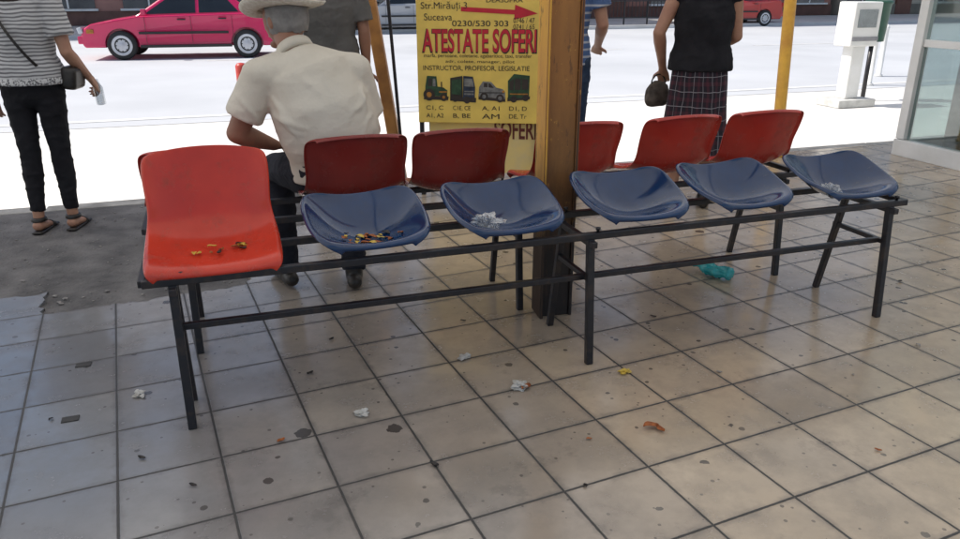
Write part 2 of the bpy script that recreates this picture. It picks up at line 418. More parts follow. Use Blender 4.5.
# ---------------------------------------------------------------- ticket machine + bin
tm=empty('ticket_machine',(4.93,10.4,RZ),(0,0,BA)); tag(tm,'white pedestal machine with a pale panel at the roadside','ticket machine')
box('base_plate',(0,0,.05),(.6,.42,.10),M('plinth_concrete',(.6,.6,.58),None,.8),tm,.01)
bm=bmesh.new(); addbox(bm,(0,0,.45),(.22,.18,.7)); addbox(bm,(0,0,1.05),(.44,.30,.55)); bevel(bm,.025,3)
obj('cabinet',bm2me(bm),m_white,tm)
box('panel',(0,-.153,1.12),(.30,.012,.22),M('pale_screen',(.3,.33,.34),None,.3),tm,.004)
box('stripe',(0,-.154,.87),(.42,.01,.05),M('grey_stripe',(.3,.3,.32),None,.5),tm,0)
lb=empty('litter_bin',(5.40,10.9,RZ),(0,0,BA)); tag(lb,'dark green litter bin on a post by the road','litter bin')
bm=bmesh.new(); lathe(bm,[(.03,0),(.03,.8)],16); obj('post',bm2me(bm),m_steel,lb)
bm=bmesh.new(); lathe(bm,[(.0,.80),(.14,.80),(.165,1.28),(.18,1.29),(.18,1.32),(.16,1.33),(.155,1.25),(.0,1.22)],24); obj('bucket',bm2me(bm),M('green_plastic',(.03,.10,.07),None,.5),lb)
def bollard(p):
    bm=bmesh.new(); lathe(bm,[(.07,0),(.07,.03),(.045,.04),(.045,.8),(.05,.81),(.05,.84),(.03,.88),(0,.89)],20)
    o=obj('bollard',bm2me(bm),m_white,None,p); tag(o,'white roadside bollard on the bright concrete','bollard',group='bollards along the roadside'); return o
for p in ((6.3,12.6,RZ),(7.1,13.9,RZ)): bollard(p)

# ================================================================ BENCHES
def seat_mesh(kind):
    if kind=='full':
        rows=[(.018,-.018,.178,.004,0),(.022,-.008,.196,.008,0),(.036,.004,.204,.012,0),(.08,.008,.208,.018,0),(.15,.002,.211,.028,0),(.24,-.004,.212,.044,0),(.32,.002,.209,.058,.0),
        (.370,.031,.202,.055,.022),(.400,.080,.196,.036,.048),(.417,.138,.197,.012,.056),(.432,.20,.202,0,.05),(.445,.252,.202,0,.044),(.452,.282,.196,-.004,.038),(.456,.298,.178,-.010,.03),(.457,.303,.150,-.012,.02)]
        rows=[((y-.0)*.94+.006,z,hw,cz,cy) for y,z,hw,cz,cy in rows]
        ex=2.3
    else:
        rows=[(.045,-.004,.120,.006,0),(.047,.006,.150,.012,0),(.058,.012,.172,.022,0),(.09,.002,.192,.044,0),(.14,-.022,.205,.078,0),(.20,-.040,.212,.112,0),(.26,-.038,.213,.130,.0),
        (.315,-.012,.210,.122,.004),(.358,.032,.201,.090,.014),(.386,.070,.184,.056,.024),(.400,.094,.157,.032,.026),(.405,.104,.120,.016,.022)]
        ex=2.0
    us=[-1,-1,-.94,-.82,-.62,-.35,0,.35,.62,.82,.94,1,1]
    bm=bmesh.new(); g=[]
    for ri,(y,z,hw,cz,cy) in enumerate(rows):
        row=[]
        for k,u in enumerate(us):
            e=abs(u)**ex
            p=Vector((u*hw,y-cy*e,z+cz*e))
            if k in(0,len(us)-1):
                p.x+=.012*u; p.z-=.014 if y<.36 else .004; p.y+=(.0 if y<.36 else .012)
            row.append(bm.verts.new(p))
        g.append(row)
    row=[]
    for v in g[-1]: row.append(bm.verts.new(v.co+Vector((v.co.x*.03,.016,-.012))))
    g.append(row)
    row=[]
    for v in g[0]: row.append(bm.verts.new(v.co+Vector((0,.006,-.008))))
    g.insert(0,row)
    for a,b in zip(g,g[1:]):
        for k in range(len(us)-1): bm.faces.new((a[k],a[k+1],b[k+1],b[k]))
    me=bm2me(bm,'seat'); o=bpy.data.objects.new('t',me); COL.objects.link(o)
    m=o.modifiers.new('s','SOLIDIFY'); m.thickness=.006; m.offset=-1
    m=o.modifiers.new('s','SUBSURF'); m.levels=2
    dg=bpy.context.evaluated_depsgraph_get(); dg.update()
    m2=bpy.data.meshes.new_from_object(o.evaluated_get(dg)); bpy.data.objects.remove(o)
    m2.polygons.foreach_set('use_smooth',[True]*len(m2.polygons)); m2.name='seat_shell'; return m2
sm_full=seat_mesh('full'); sm_low=seat_mesh('low')
def seat(parent,mesh,mat,loc,rz,label,tilt=0,zs=1):
    me=mesh.copy(); me.materials.clear(); me.materials.append(mat)
    if zs!=1:
        for v in me.vertices:
            if v.co.z>.03: v.co.z=.03+(v.co.z-.03)*zs
    o=obj('seat',me,None,parent,loc,(tilt,0,rz)); o['label']=label; return o
RH=.53
def bench(w0,trs,flip,s_end0,s_end1,label):
    e=empty('waiting_bench',L(0,w0),(0,0,BA)); tag(e,label,'bench',group='back-to-back waiting benches')
    r=.026
    bar('rail',(s_end0,.04,RH-.013),(s_end1,.04,RH-.013),r,m_steel,e)
    bar('rail',(s_end0,.33,RH-.013),(s_end1,.33,RH-.013),r,m_steel,e)
    ml=.07 if not flip else .30
    bar('lower_rail',(trs[0],ml,.345),(trs[-1],ml,.345),.022,m_steel,e)
    for q,s in enumerate(trs):
        f,b=(0,.385)
        if q==0 and not flip: b=.20
        bar('leg',(s,f+.04,RH-.026),(s,f,.0),.028,m_steel,e)
        bar('leg',(s,b-.10,RH-.026),(s,b,.0),.026,m_steel,e)
        bar('crossbar',(s,-.0,RH-.04),(s,.36,RH-.04),.024,m_steel,e)
        bar('crossbar',(s,.03,.345),(s,b-.05,.345),.02,m_steel,e)
        for w in(.04,.33):
            bm=bmesh.new(); lathe(bm,[(.006,0),(.006,.012),(.010,.012),(.010,.020),(0,.022)],8); obj('bolt',bm2me(bm),m_steel,e,(s+.03,w,RH-.002))
    for x in(s_end0,s_end1): bar('end_bar',(x,.04,RH-.014),(x,.33,RH-.014),.024,m_steel,e)
    return e
b1=bench(0,(0,1.474,2.906),False,-.09,2.99,'front bench, one red and five low blue seats on steel legs')
b2=bench(.585,(.02,1.41,2.82),True,-.12,2.93,'rear bench with red bucket seats facing the road')
SZ=RH+.018
seat(b1,sm_full,m_red,(.135,.0,SZ),0,'bright orange-red plastic seat with full backrest',0,1.08)
FS=(.675,1.19,1.715,2.235,2.765)
for k,s in enumerate(FS):
    seat(b1,sm_low,m_blue,(s,.0+random.uniform(-.008,.008),SZ+.012),random.uniform(-.06,.06),'low blue moulded plastic seat shell')
for k,s in enumerate((.095,.70,1.17,1.70,2.21,2.69)):
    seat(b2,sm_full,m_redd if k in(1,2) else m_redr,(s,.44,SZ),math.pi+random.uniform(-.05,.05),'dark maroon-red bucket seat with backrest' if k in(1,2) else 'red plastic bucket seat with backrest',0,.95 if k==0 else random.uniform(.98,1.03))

# ================================================================ PEOPLE
def hand(bm,w,d,n,sgn,curl=.5):
    d=Vector(d).normalized(); n=(Vector(n)-d*Vector(n).dot(d)).normalized(); s=d.cross(n)*sgn
    w=Vector(w)
    loft(bm,[w-d*.03,w+d*.01,w+d*.05,w+d*.09],[(.026,.02),(.030,.018),(.040,.016),(.039,.013)],side=s,n=14,rnd=True)
    for k,(o,l) in enumerate(((.031,.070),(.0105,.080),(-.0105,.074),(-.031,.058))):
        p=w+d*.085+s*o; a=0; pts=[p-d*.02,p]; dirn=(d+s*o*2.2).normalized()
        for seg in (.45,.32,.23):
            a+=curl*.75; v=dirn*math.cos(a)+n*math.sin(a); p=p+v*l*seg; pts.append(p)
        loft(bm,pts,[.0095,.0095,.0088,.008,.0065],side=s,n=10,rnd=True)
    p=w+d*.025+s*.028; v=(d*.7+s*.75+n*.25).normalized(); q=p+v*.04; v2=(d*.95+s*.3+n*.3).normalized()
    loft(bm,[p-v*.02,p,q,q+v2*.032],[.014,.013,.011,.0085],side=n,n=10,rnd=True)
def head(bm,c,yaw,pitch=0):
    mt=Matrix.Rotation(yaw,3,'Z')@Matrix.Rotation(pitch,3,'X')
    def fn(p):
        q=p.copy()
        if p.z<0:
            q.x*=1-.28*p.z*p.z; q.y*=1-.16*p.z*p.z
        if p.y<0 and p.z>-.3: q.y*=1.06
        if p.y>.6 : q.y=.6+(p.y-.6)*.72
        return q
    ball(bm,c,(.077,.098,.118),3,fn,mt)
    C=Vector(c)
    def P(x,y,z): return C+mt@Vector((x,y,z))
    loft(bm,[P(0,.083,.012),P(0,.096,-.012),P(0,.106,-.032)],[(.008,.008),(.011,.010),(.016,.011)],side=mt@Vector((1,0,0)),n=10,rnd=True)
    loft(bm,[P(-.024,.076,-.064),P(0,.083,-.062),P(.024,.076,-.064)],[.006,.009,.006],side=mt@Vector((0,1,0)),n=8,rnd=True)
    ball(bm,P(0,.068,-.098),(.026,.02,.018),2,None,None)
    for s in(-1,1):
        ball(bm,P(.077*s,-.006,-.008),(.010,.020,.032),2,None,mt)
        loft(bm,[P(.012*s,.084,.024),P(.045*s,.072,.026)],[.007,.006],n=8,rnd=True)
    return P
def person(name,loc,rot,J,label,opt):
    """J joints in local coordinates, person faces local +Y"""
    sc=opt.get('girth',1.0)
    V={k:Vector(v) for k,v in J.items()}
    sp=[V[k] for k in('pel','wai','che','top','nb')]
    hipw,waiw,chew,topw=opt.get('torso',((.165,.115),(.14,.105),(.165,.118),(.17,.10)))
    def T(a,k=1,ad=0): return (a[0]*sc*k+ad,a[1]*sc*k+ad)
    side=(V['shR']-V['shL']).normalized(); hs=(V['hipR']-V['hipL']).normalized()
    bm=bmesh.new()
    k=.93
    loft(bm,[V['pel']+(V['pel']-V['wai'])*.5]+sp+[V['nt']],[T(hipw,k*.75),T(hipw,k),T(waiw,k),T(chew,k),T(topw,k*.9),(.068,.062),(.054,.056)],side=side,n=24,rnd=True)
    P=head(bm,V['head'],opt.get('yaw',0),opt.get('pitch',0))
    loft(bm,[V['nb'],V['nt'],V['head']+Vector((0,-.01,-.04))],[(.066,.06),(.056,.056),(.056,.058)],side=side,rnd=True)
    ar=opt.get('arm',1.0)
    for q in'LR':
        sh,el,wr=V['sh'+q],V['el'+q],V['wr'+q]
        loft(bm,[sh,sh.lerp(el,.3),sh.lerp(el,.75),el],[.056*ar,.050*ar,.042*ar,.039*ar],rnd=True)
        loft(bm,[el,el.lerp(wr,.25),el.lerp(wr,.7),wr],[.040*ar,.042*ar,.031*ar,(.027*ar,.022*ar)],rnd=True)
        loft(bm,[V['top'].lerp(sh,.25),sh],[.075,.055*ar],rnd=True)
        hd=opt.get('hand'+q,((wr-el).normalized(),Vector((0,1,-.2)),.45))
        sg=1 if q=='R' else -1
        hand(bm,wr+(wr-el).normalized()*.015,hd[0],hd[1],sg*opt.get('thumb',1),hd[2])
        hp,kn,an=V['hip'+q],V['kn'+q],V['an'+q]
        lg=opt.get('leg',1.0)
        loft(bm,[hp,hp.lerp(kn,.3),hp.lerp(kn,.8),kn],[.085*lg,.080*lg,.058*lg,.054*lg],rnd=True)
        loft(bm,[kn,kn.lerp(an,.3),kn.lerp(an,.75),an],[.054*lg,.057*lg,.038*lg,.034*lg],rnd=True)
        fd=Vector(opt.get('foot'+q,(0,1,0))).normalized()
        loft(bm,[an+Vector((0,0,-.03))-fd*.03,an+Vector((0,0,-.04))+fd*.05,an+Vector((0,0,-.058))+fd*.13],[(.032,.03),(.038,.026),(.036,.015)],side=fd.cross(Vector((0,0,1))),rnd=True)
    body=remesh(bm,name,opt.get('skin',m_skin),.0055,3)
    body.location=loc; body.rotation_euler=(0,0,rot)
    tag(body,label,'person')
    mt=Matrix.Rotation(opt.get('yaw',0),3,'Z')@Matrix.Rotation(opt.get('pitch',0),3,'X')
    for s in(-1,1):
        bm=bmesh.new(); ball(bm,P(.030*s,.071,.008),(.0125,.0125,.0105),2); o=obj('eye',bm2me(bm),m_eye,body,smooth=True)
    h=opt.get('hair',m_hairb); bm=bmesh.new(); C=V['head']
    vs=ball(bm,(0,0,0),(.085,.106,.122),4,None)
    for v in vs:
        v.co+=Vector((0,-.010,.012))
    kill=[v for v in vs if (v.co.y>.025 and v.co.z<.055) or v.co.z<opt.get('nape',-.085)]
    bmesh.ops.delete(bm,geom=kill,context='VERTS')
    for v in bm.verts:
        nn=v.co.normalized(); v.co+=nn*(noise.noise(v.co*70)*.002)
    bmesh.ops.transform(bm,matrix=Matrix.Translation(C)@mt.to_4x4(),verts=bm.verts[:])
    if opt.get('long'):
        loft(bm,[C+Vector((0,-.075,.03)),C+Vector((0,-.105,-.08)),C+Vector((0,-.10,-.2)),C+Vector((0,-.085,-.28))],[(.07,.035),(.085,.04),(.075,.03),(.03,.012)],rnd=True)
    o=obj('hair',bm2me(bm),h,body,smooth=True)
    if opt.get('shirt'):
        bm=bmesh.new(); hem=opt.get('hem',.35)
        ad=opt.get('loose',.014)
        low=V['pel']+(V['pel']-V['wai'])*hem
        loft(bm,[low]+[V['pel'].lerp(V['wai'],.5)]+sp[1:4]+[V['nb']-Vector((0,0,.005))],
             [T(hipw,1,ad+.004),T(hipw,.97,ad),T(waiw,1,ad+opt.get('belly',0)),T(chew,1,ad),T(topw,.93,ad),(.078,.072)],side=side,n=28)
        sl=opt.get('sleeve',.62)
        for q in'LR':
            sh,el,wr=V['sh'+q],V['el'+q],V['wr'+q]
            loft(bm,[V['nb'].lerp(sh,.25)-Vector((0,0,.03)),sh],[.070,.060*ar+ad*.5],rnd=True)
            loft(bm,[V['top'].lerp(sh,.2),sh],[.085,.064*ar+ad*.5],rnd=True)
            if sl>0:
                e=sh.lerp(el,sl)
                loft(bm,[sh,sh.lerp(e,.5),e],[.062*ar+ad*.5,.060*ar+ad*.7,.060*ar+ad],)
                ball(bm,sh,(.062*ar+ad*.5,)*3,2)
        remesh(bm,'shirt',opt['shirt'],.008,opt.get('ssm',4),body,wr=opt.get('wrinkle',.004),wscale=opt.get('ws',7),folds=opt.get('folds'))
    if opt.get('trousers'):
        bm=bmesh.new(); lg=opt.get('leg',1.0); cut=opt.get('tlen',1.0)
        ad=opt.get('tl',.012)
        loft(bm,[V['pel']+(V['pel']-V['wai'])*.35,V['pel'],V['pel'].lerp(V['wai'],.75)],[T(hipw,.85,ad),T(hipw,1,ad*.7),T(waiw,1.0,ad*.5)],side=hs,n=28,rnd=True)
        for q in'LR':
            hp,kn,an=V['hip'+q],V['kn'+q],V['an'+q]; e=kn.lerp(an,cut)
            loft(bm,[hp,hp.lerp(kn,.3),hp.lerp(kn,.8),kn],[.088*lg+ad,.083*lg+ad,.062*lg+ad,.057*lg+ad],rnd=True)
            loft(bm,[kn,kn.lerp(e,.3),kn.lerp(e,.75),e],[.057*lg+ad,.058*lg+ad,.045*lg+ad,.040*lg+ad*opt.get('cuff',1.3)])
        remesh(bm,'trousers',opt['trousers'],.008,3,body,wr=.005,wscale=8)
    if opt.get('skirt'):
        bm=bmesh.new(); w=V['pel'].lerp(V['wai'],.6); hb=opt['skirthem']
        pts=[];rr=[]
        for i in range(9):
            t=i/8; z=w.z+(hb-w.z)*t; pts.append((w.x*(1-t),w.y*(1-t),z)); rr.append((.145*sc+.050*t**.6,.11*sc+.070*t**.7))
        loft(bm,pts,rr,side=Vector((1,0,0)),n=48)
        o=remesh(bm,'skirt',opt['skirt'],.008,2,body)
        for v in o.data.vertices:
            t=max(0,min(1,(w.z-v.co.z)/(w.z-hb))); a=math.atan2(v.co.y,v.co.x); f=1+.06*t*math.sin(a*11+noise.noise(v.co*3)*3)
            v.co.x*=f; v.co.y*=f
    if opt.get('shoe'):
        for q in'LR':
            an=V['an'+q]; fd=Vector(opt.get('foot'+q,(0,1,0))).normalized(); rs=fd.cross(Vector((0,0,1)))
            bm=bmesh.new(); z0=an.z-.08
            b0=Vector((an.x,an.y,z0))
            if opt.get('sandal'):
                loft(bm,[b0-fd*.06+Vector((0,0,.012)),b0+fd*.06+Vector((0,0,.012)),b0+fd*.17+Vector((0,0,.012))],[(.034,.012),(.036,.012),(.042,.012)],side=rs,n=16,rnd=True)
                loft(bm,[b0+Vector((0,0,.075)),b0+Vector((0,0,.098))],[(.046,.052),(.044,.046)],side=rs,n=18)
                loft(bm,[b0+fd*.09+Vector((0,0,.028)),b0+fd*.125+Vector((0,0,.022))],[(.045,.030),(.044,.024)],side=rs,n=18)
            else:
                loft(bm,[b0-fd*.055+Vector((0,0,.035)),b0+fd*.02+Vector((0,0,.045)),b0+fd*.10+Vector((0,0,.035)),b0+fd*.18+Vector((0,0,.028))],[(.036,.036),(.042,.045),(.046,.035),(.038,.026)],side=rs,n=18,rnd=True)
                loft(bm,[b0+Vector((0,0,.04)),b0+Vector((0,0,.10))],[(.042,.048),(.042,.046)],side=rs,n=18)
            remesh(bm,'shoe',opt['shoe'],.005,2,body)
    return body,V
def stand(H,**ov):
    k=H/1.75
    b=dict(pel=(0,0,.95),wai=(0,.0,1.10),che=(0,0,1.26),top=(0,-.005,1.40),nb=(0,-.01,1.475),nt=(0,0,1.53),head=(0,.02,1.625),
      shL=(-.185,-.005,1.415),shR=(.185,-.005,1.415),elL=(-.245,-.03,1.12),elR=(.245,-.03,1.12),wrL=(-.255,.05,.88),wrR=(.255,.05,.88),
      hipL=(-.09,0,.92),hipR=(.09,0,.92),knL=(-.10,.012,.50),knR=(.10,.012,.50),anL=(-.11,-.02,.085),anR=(.11,-.02,.085))
    b={a:tuple(x*k for x in v) for a,v in b.items()}
    b['anL']=(b['anL'][0],b['anL'][1],.08); b['anR']=(b['anR'][0],b['anR'][1],.08)
    b.update(ov); return b
def stripes():
    m,nt,b=nmat('striped_knit'); tc=N(nt,'ShaderNodeTexCoord'); sp=N(nt,'ShaderNodeSeparateXYZ'); nt.links.new(tc.outputs['Object'],sp.inputs[0])
    z=math_(nt,'ADD',sp.outputs[2],math_(nt,'MULTIPLY',noi(nt,5,2,tc.outputs['Object']),.04))
    f=math_(nt,'LESS_THAN',math_(nt,'FRACT',math_(nt,'MULTIPLY',z,48)),.45)
    c=mixc(nt,math_(nt,'MULTIPLY',f,.75),(.50,.50,.51),(.06,.06,.07)); 
    low=ramp(nt,sp.outputs[2],.93,.92)
    lace=math_(nt,'GREATER_THAN',noi(nt,90,1,tc.outputs['Object']),.45)
    lc=mixc(nt,lace,(.14,.14,.15),(.62,.62,.62)); c=mixc(nt,low,c,lc)
    nt.links.new(c,b.inputs['Base Color']); b.inputs['Roughness'].default_value=.9; bump(nt,b,noi(nt,9,4),.5,.02); return m
def bluestripe():
    m,nt,b=nmat('blue_striped_cotton'); tc=N(nt,'ShaderNodeTexCoord'); sp=N(nt,'ShaderNodeSeparateXYZ'); nt.links.new(tc.outputs['Object'],sp.inputs[0])
    f=math_(nt,'LESS_THAN',math_(nt,'FRACT',math_(nt,'MULTIPLY',sp.outputs[2],22)),.30)
    nt.links.new(mixc(nt,f,(.06,.11,.24),(.35,.37,.42)),b.inputs['Base Color']); b.inputs['Roughness'].default_value=.9; return m
def plaid():
    m,nt,b=nmat('plaid_cloth'); tc=N(nt,'ShaderNodeTexCoord'); sp=N(nt,'ShaderNodeSeparateXYZ'); nt.links.new(tc.outputs['Object'],sp.inputs[0])
    a=math_(nt,'ARCTAN2',sp.outputs[1],sp.outputs[0])
    a=math_(nt,'ADD',a,math_(nt,'MULTIPLY',noi(nt,4,2,tc.outputs['Object']),.25))
    zz=math_(nt,'ADD',sp.outputs[2],math_(nt,'MULTIPLY',noi(nt,5,2,tc.outputs['Object']),.05))
    A=math_(nt,'FRACT',math_(nt,'MULTIPLY',a,2.6)); Z=math_(nt,'FRACT',math_(nt,'MULTIPLY',zz,11))
    def band(x,lo,hi): return math_(nt,'MULTIPLY',math_(nt,'GREATER_THAN',x,lo),math_(nt,'LESS_THAN',x,hi))
    c=(.014,.010,.018)
    r=math_(nt,'MULTIPLY',math_(nt,'ADD',band(A,.10,.35),band(Z,.10,.35)),.5)
    c=mixc(nt,r,c,(.075,.018,.030))
    w=math_(nt,'MAXIMUM',band(A,.69,.74),band(Z,.69,.74)); c=mixc(nt,math_(nt,'MULTIPLY',w,.6),c,(.36,.35,.38))
    nt.links.new(c,b.inputs['Base Color']); b.inputs['Roughness'].default_value=.9; return m
# -- seated man
J=dict(pel=(.03,0,.665),wai=(.01,-.015,.80),che=(-.03,-.02,.94),top=(-.07,.0,1.07),nb=(-.105,.04,1.145),nt=(-.125,.08,1.19),head=(-.135,.125,1.27),
  shL=(-.255,.0,1.055),shR=(.120,.0,1.065),elL=(-.37,.03,.83),elR=(.19,.06,.81),wrL=(-.215,.22,.735),wrR=(.10,.33,.74),
  hipL=(-.07,.02,.645),hipR=(.13,.02,.645),knL=(-.20,.43,.585),knR=(.15,.42,.585),anL=(-.20,.40,.09),anR=(.11,.27,.09))
FO=[((-.27,-.1,.93),(-.05,-.1,.84),.012,.016),((-.24,-.1,1.00),(-.12,-.1,.80),.011,.014),((.16,-.1,.99),(.02,-.1,.86),.012,.016),((.17,-.1,.92),(.06,-.1,.74),.011,.015),
    ((-.14,-.1,.76),(.12,-.1,.72),.012,.016),((-.10,-.1,.70),(.16,-.1,.78),.011,.014),((-.14,-.1,1.09),(.04,-.1,.93),.013,.010),((-.35,-.05,.99),(-.28,-.05,.86),.010,.012),((-.06,-.1,.84),(.14,-.1,.80),.010,.012),((-.20,-.1,.88),(-.02,-.1,.79),.010,.012),((.14,-.1,1.05),(.12,-.1,.84),.010,.010)]
man,V=person('person',tuple(L(.63,.845)),BA,J,'seated man in cream short-sleeved shirt, dark trousers and pale straw hat',
  dict(girth=1.16,arm=1.10,torso=((.160,.118),(.160,.125),(.168,.122),(.160,.10)),yaw=R(38),pitch=R(-4),skin=m_skin2,hair=m_hairg,shirt=m_cream,loose=.014,hem=.15,sleeve=.72,belly=.008,nape=-.06,ssm=7,
   trousers=m_navy,shoe=m_leather,footL=(-.25,1,0),footR=(.15,1,0),handL=((.6,.9,-.15),(.2,0,-1),.5),handR=((-.4,.9,-.1),(0,0,-1),.5),wrinkle=.004,ws=4,folds=FO,leg=1.05))
bm=bmesh.new()
prof=[(.0,.125),(.045,.128),(.075,.118),(.094,.085),(.100,.03),(.102,.006),(.125,.0),(.155,.006),(.166,.016),(.167,.012),(.156,.001),(.125,-.006),(.100,-.002),(.098,.02),(.09,.08),(0,.115)]
lathe(bm,prof,40)
for v in bm.verts:
    if v.co.z>.09: v.co.z-=.025*math.exp(-(v.co.x/.03)**2)
    rr=math.hypot(v.co.x,v.co.y)
    if rr>.12: v.co.z+= (abs(v.co.x)/.17)**2*.020-(abs(v.co.y)/.17)**2*.012
    v.co.y*=1.10
o=obj('hat',bm2me(bm),m_straw,man,V['head']+Vector((0,-.005,.040)),(R(-10),R(5),R(38)))
bm=bmesh.new(); lathe(bm,[(.1015,.004),(.1035,.006),(.103,.030),(.1012,.032)],40)
for v in bm.verts: v.co.y*=1.10
b_=obj('hat_band',bm2me(bm),M('hat_ribbon',(.35,.30,.22),None,.7),o)
bm=bmesh.new(); lathe(bm,[(.070,-.012),(.080,-.01),(.074,.03),(.066,.034),(.063,.0)],28)
obj('collar',bm2me(bm),m_cream,man,V['nb']+Vector((0,-.002,-.002)),(R(-38),R(-18),0),True)
# -- woman in stripes
J=stand(1.66,elL=(-.235,-.02,1.06),wrL=(-.25,.03,.83),elR=(.235,-.03,1.06),wrR=(.275,.13,.90),
   anL=(-.10,-.03,.08),anR=(.075,.03,.08),knL=(-.085,.0,.47),knR=(.075,.03,.47))
WX,WY=-2.58,4.47
wm,Vw=person('person',(WX,WY,-.014),R(6),J,'standing woman in striped top, cropped black trousers and sandals',
  dict(girth=.98,arm=.88,torso=((.178,.125),(.14,.105),(.155,.12),(.155,.095)),skin=m_skin,hair=m_hairb,long=True,shirt=stripes(),hem=.12,loose=.022,sleeve=.7,
   trousers=m_dark,tl=.004,tlen=.86,cuff=1.0,shoe=m_leather,sandal=True,leg=.92,handR=((0.1,.75,-.65),(-.6,.3,-.5),.9)))
bm=bmesh.new()
ring=[]
for i in range(40):
    t=2*math.pi*i/40; u=.5-.5*math.cos(t)
    x=-.115+.245*u; z=1.375+(.93-1.375)*u; y=-.160*math.sin(t)
    ring.append((Vector((x,y,z)),Vector((.45,0,.9)).normalized()))
for i in range(40):
    p,d=ring[i]; bm.verts.new(p+d*.009); bm.verts.new(p-d*.009)
bm.verts.ensure_lookup_table()
for i in range(40):
    j=(i+1)%40; bm.faces.new((bm.verts[2*i],bm.verts[2*j],bm.verts[2*j+1],bm.verts[2*i+1]))
o=obj('bag_strap',bm2me(bm),m_leather,wm); md=o.modifiers.new('s','SOLIDIFY'); md.thickness=.004
bm=bmesh.new(); addbox(bm,(0,0,0),(.085,.17,.13)); bevel(bm,.03,3)
o=obj('handbag',bm2me(bm,'handbag'),m_leather,None,(WX+.215,WY+.06,.90),(0,R(8),R(6)),True); tag(o,'small black shoulder bag at the hip of the woman in stripes','bag')
bm=bmesh.new(); lathe(bm,[(0,0),(.026,.0),(.028,.01),(.028,.10),(.012,.135),(.012,.15),(0,.151)],20)
o=obj('water_bottle',bm2me(bm),m_poly,None,(WX+.265,WY+.24,.72),(R(8),0,0)); tag(o,'clear plastic water bottle held at the side','bottle')
# -- man standing behind the seated one
J=stand(1.76,elR=(.215,-.02,1.13),wrR=(.225,.04,.89),shR=(.17,0,1.41))
person('person',(-.95,5.02,0),R(12),J,'standing man in grey shirt and dark trousers seen from behind',
  dict(girth=1.02,arm=.95,skin=m_skin2,hair=m_hairb,shirt=m_grey,hem=.5,sleeve=.8,loose=.018,trousers=m_navy,shoe=m_leather))
J=stand(1.78,elR=(.255,.0,1.16),wrR=(.225,.21,1.02))
person('person',(.55,5.25,0),R(-10),J,'standing man in blue striped shirt and dark jeans by the column',
  dict(girth=1.0,arm=1.0,skin=m_skin,hair=m_hairb,shirt=bluestripe(),hem=.4,sleeve=.62,loose=.02,trousers=m_jean,shoe=m_leather))
# -- woman in black top and plaid skirt
J=stand(1.68,elL=(-.27,-.05,1.12),wrL=(-.235,.12,.89),elR=(.205,.05,1.10),wrR=(.08,.22,1.02),shL=(-.175,-.01,1.355),shR=(.165,0,1.355))
PX,PY=1.41,5.02
wp,Vp=person('person',(PX,PY,0),R(-14),J,'standing woman in black sleeveless top and plaid skirt',
  dict(girth=1.08,arm=.98,torso=((.172,.125),(.145,.115),(.16,.125),(.15,.095)),skin=m_skin,hair=m_hairb,shirt=m_dark,hem=.15,sleeve=0,loose=.015,skirt=plaid(),skirthem=.34,shoe=m_leather))
bm=bmesh.new(); bmesh.ops.create_icosphere(bm,subdivisions=4,radius=1)
for v in bm.verts:
    q=v.co.copy(); t=(q.z+1)/2
    v.co=Vector((q.x*.045*(1-.45*t),(abs(q.y)**.7*(1 if q.y>0 else -1))*.10*(1-.30*t),(abs(q.z)**.7*(1 if q.z>0 else -1))*.085))
    v.co*=1+.10*noise.noise(q*2.2)
hb=obj('handbag',bm2me(bm,'handbag'),M('taupe_leather',(.13,.105,.085),(.05,.038,.03),.6,scale=20,bmp=.5,bscale=30,bdist=.01),None,(PX-.215,PY+.19,.715),(0,0,R(-75)),True); tag(hb,'small soft taupe handbag hanging from the hand of the woman','bag')
bm=bmesh.new(); pts=[(0,.05*math.cos(t)*1.0,.07+.06*math.sin(t)) for t in [math.pi*i/10 for i in range(11)]]
loft(bm,pts,[.005]*11,side=Vector((1,0,0)),n=8); obj('handle',bm2me(bm),m_leather,hb,smooth=True)

# ================================================================ ADVERTISING BOARD
m_sy=M('yellow_banner',(.86,.62,.13),(.70,.50,.11),.6,scale=5,bmp=.25,bscale=12)
m_sp=M('faded_yellow_banner',(.82,.62,.20),(.66,.54,.28),.6,scale=4,bmp=.2)
m_sr=M('crimson_ink',(.60,.015,.04),None,.6); m_sk=M('dark_ink',(.04,.03,.025),None,.6); m_sd=M('dark_red_ink',(.16,.03,.02),None,.6)
m_sg=M('green_ink',(.03,.09,.04),(.015,.04,.02),.6,scale=30); m_sb=M('blue_ink',(.03,.045,.08),(.01,.015,.03),.6,scale=30); m_sw=M('orange_ink',(.50,.22,.03),(.3,.12,.02),.6,scale=30)
m_sgr=M('grey_ink',(.25,.25,.24),(.12,.12,.12),.6,scale=30)
K=152.0
sg=empty('advertising_board',(-.005,5.22,0),(0,0,R(-5))); tag(sg,'yellow driving school advertising board with red lettering','sign')
ZT=lambda y: 1.322-y/K
XT=lambda x: (x-479)/K
box('board',(0,0,(ZT(122)+1.62)/2),(.83,.02,1.62-ZT(122)),m_sy,sg,.003)
box('lower_board',(.05,.06,.37),(.80,.02,.42),m_sp,sg,.003)
for x in(-.40,.40): bar('leg',(x,.03,1.62),(x,.03,0),.03,m_steel,sg)
bar('leg',(-.36,.05,1.5),(-.42,.62,0),.025,m_steel,sg)
bar('leg',(.36,.05,1.5),(.42,.62,0),.025,m_steel,sg)
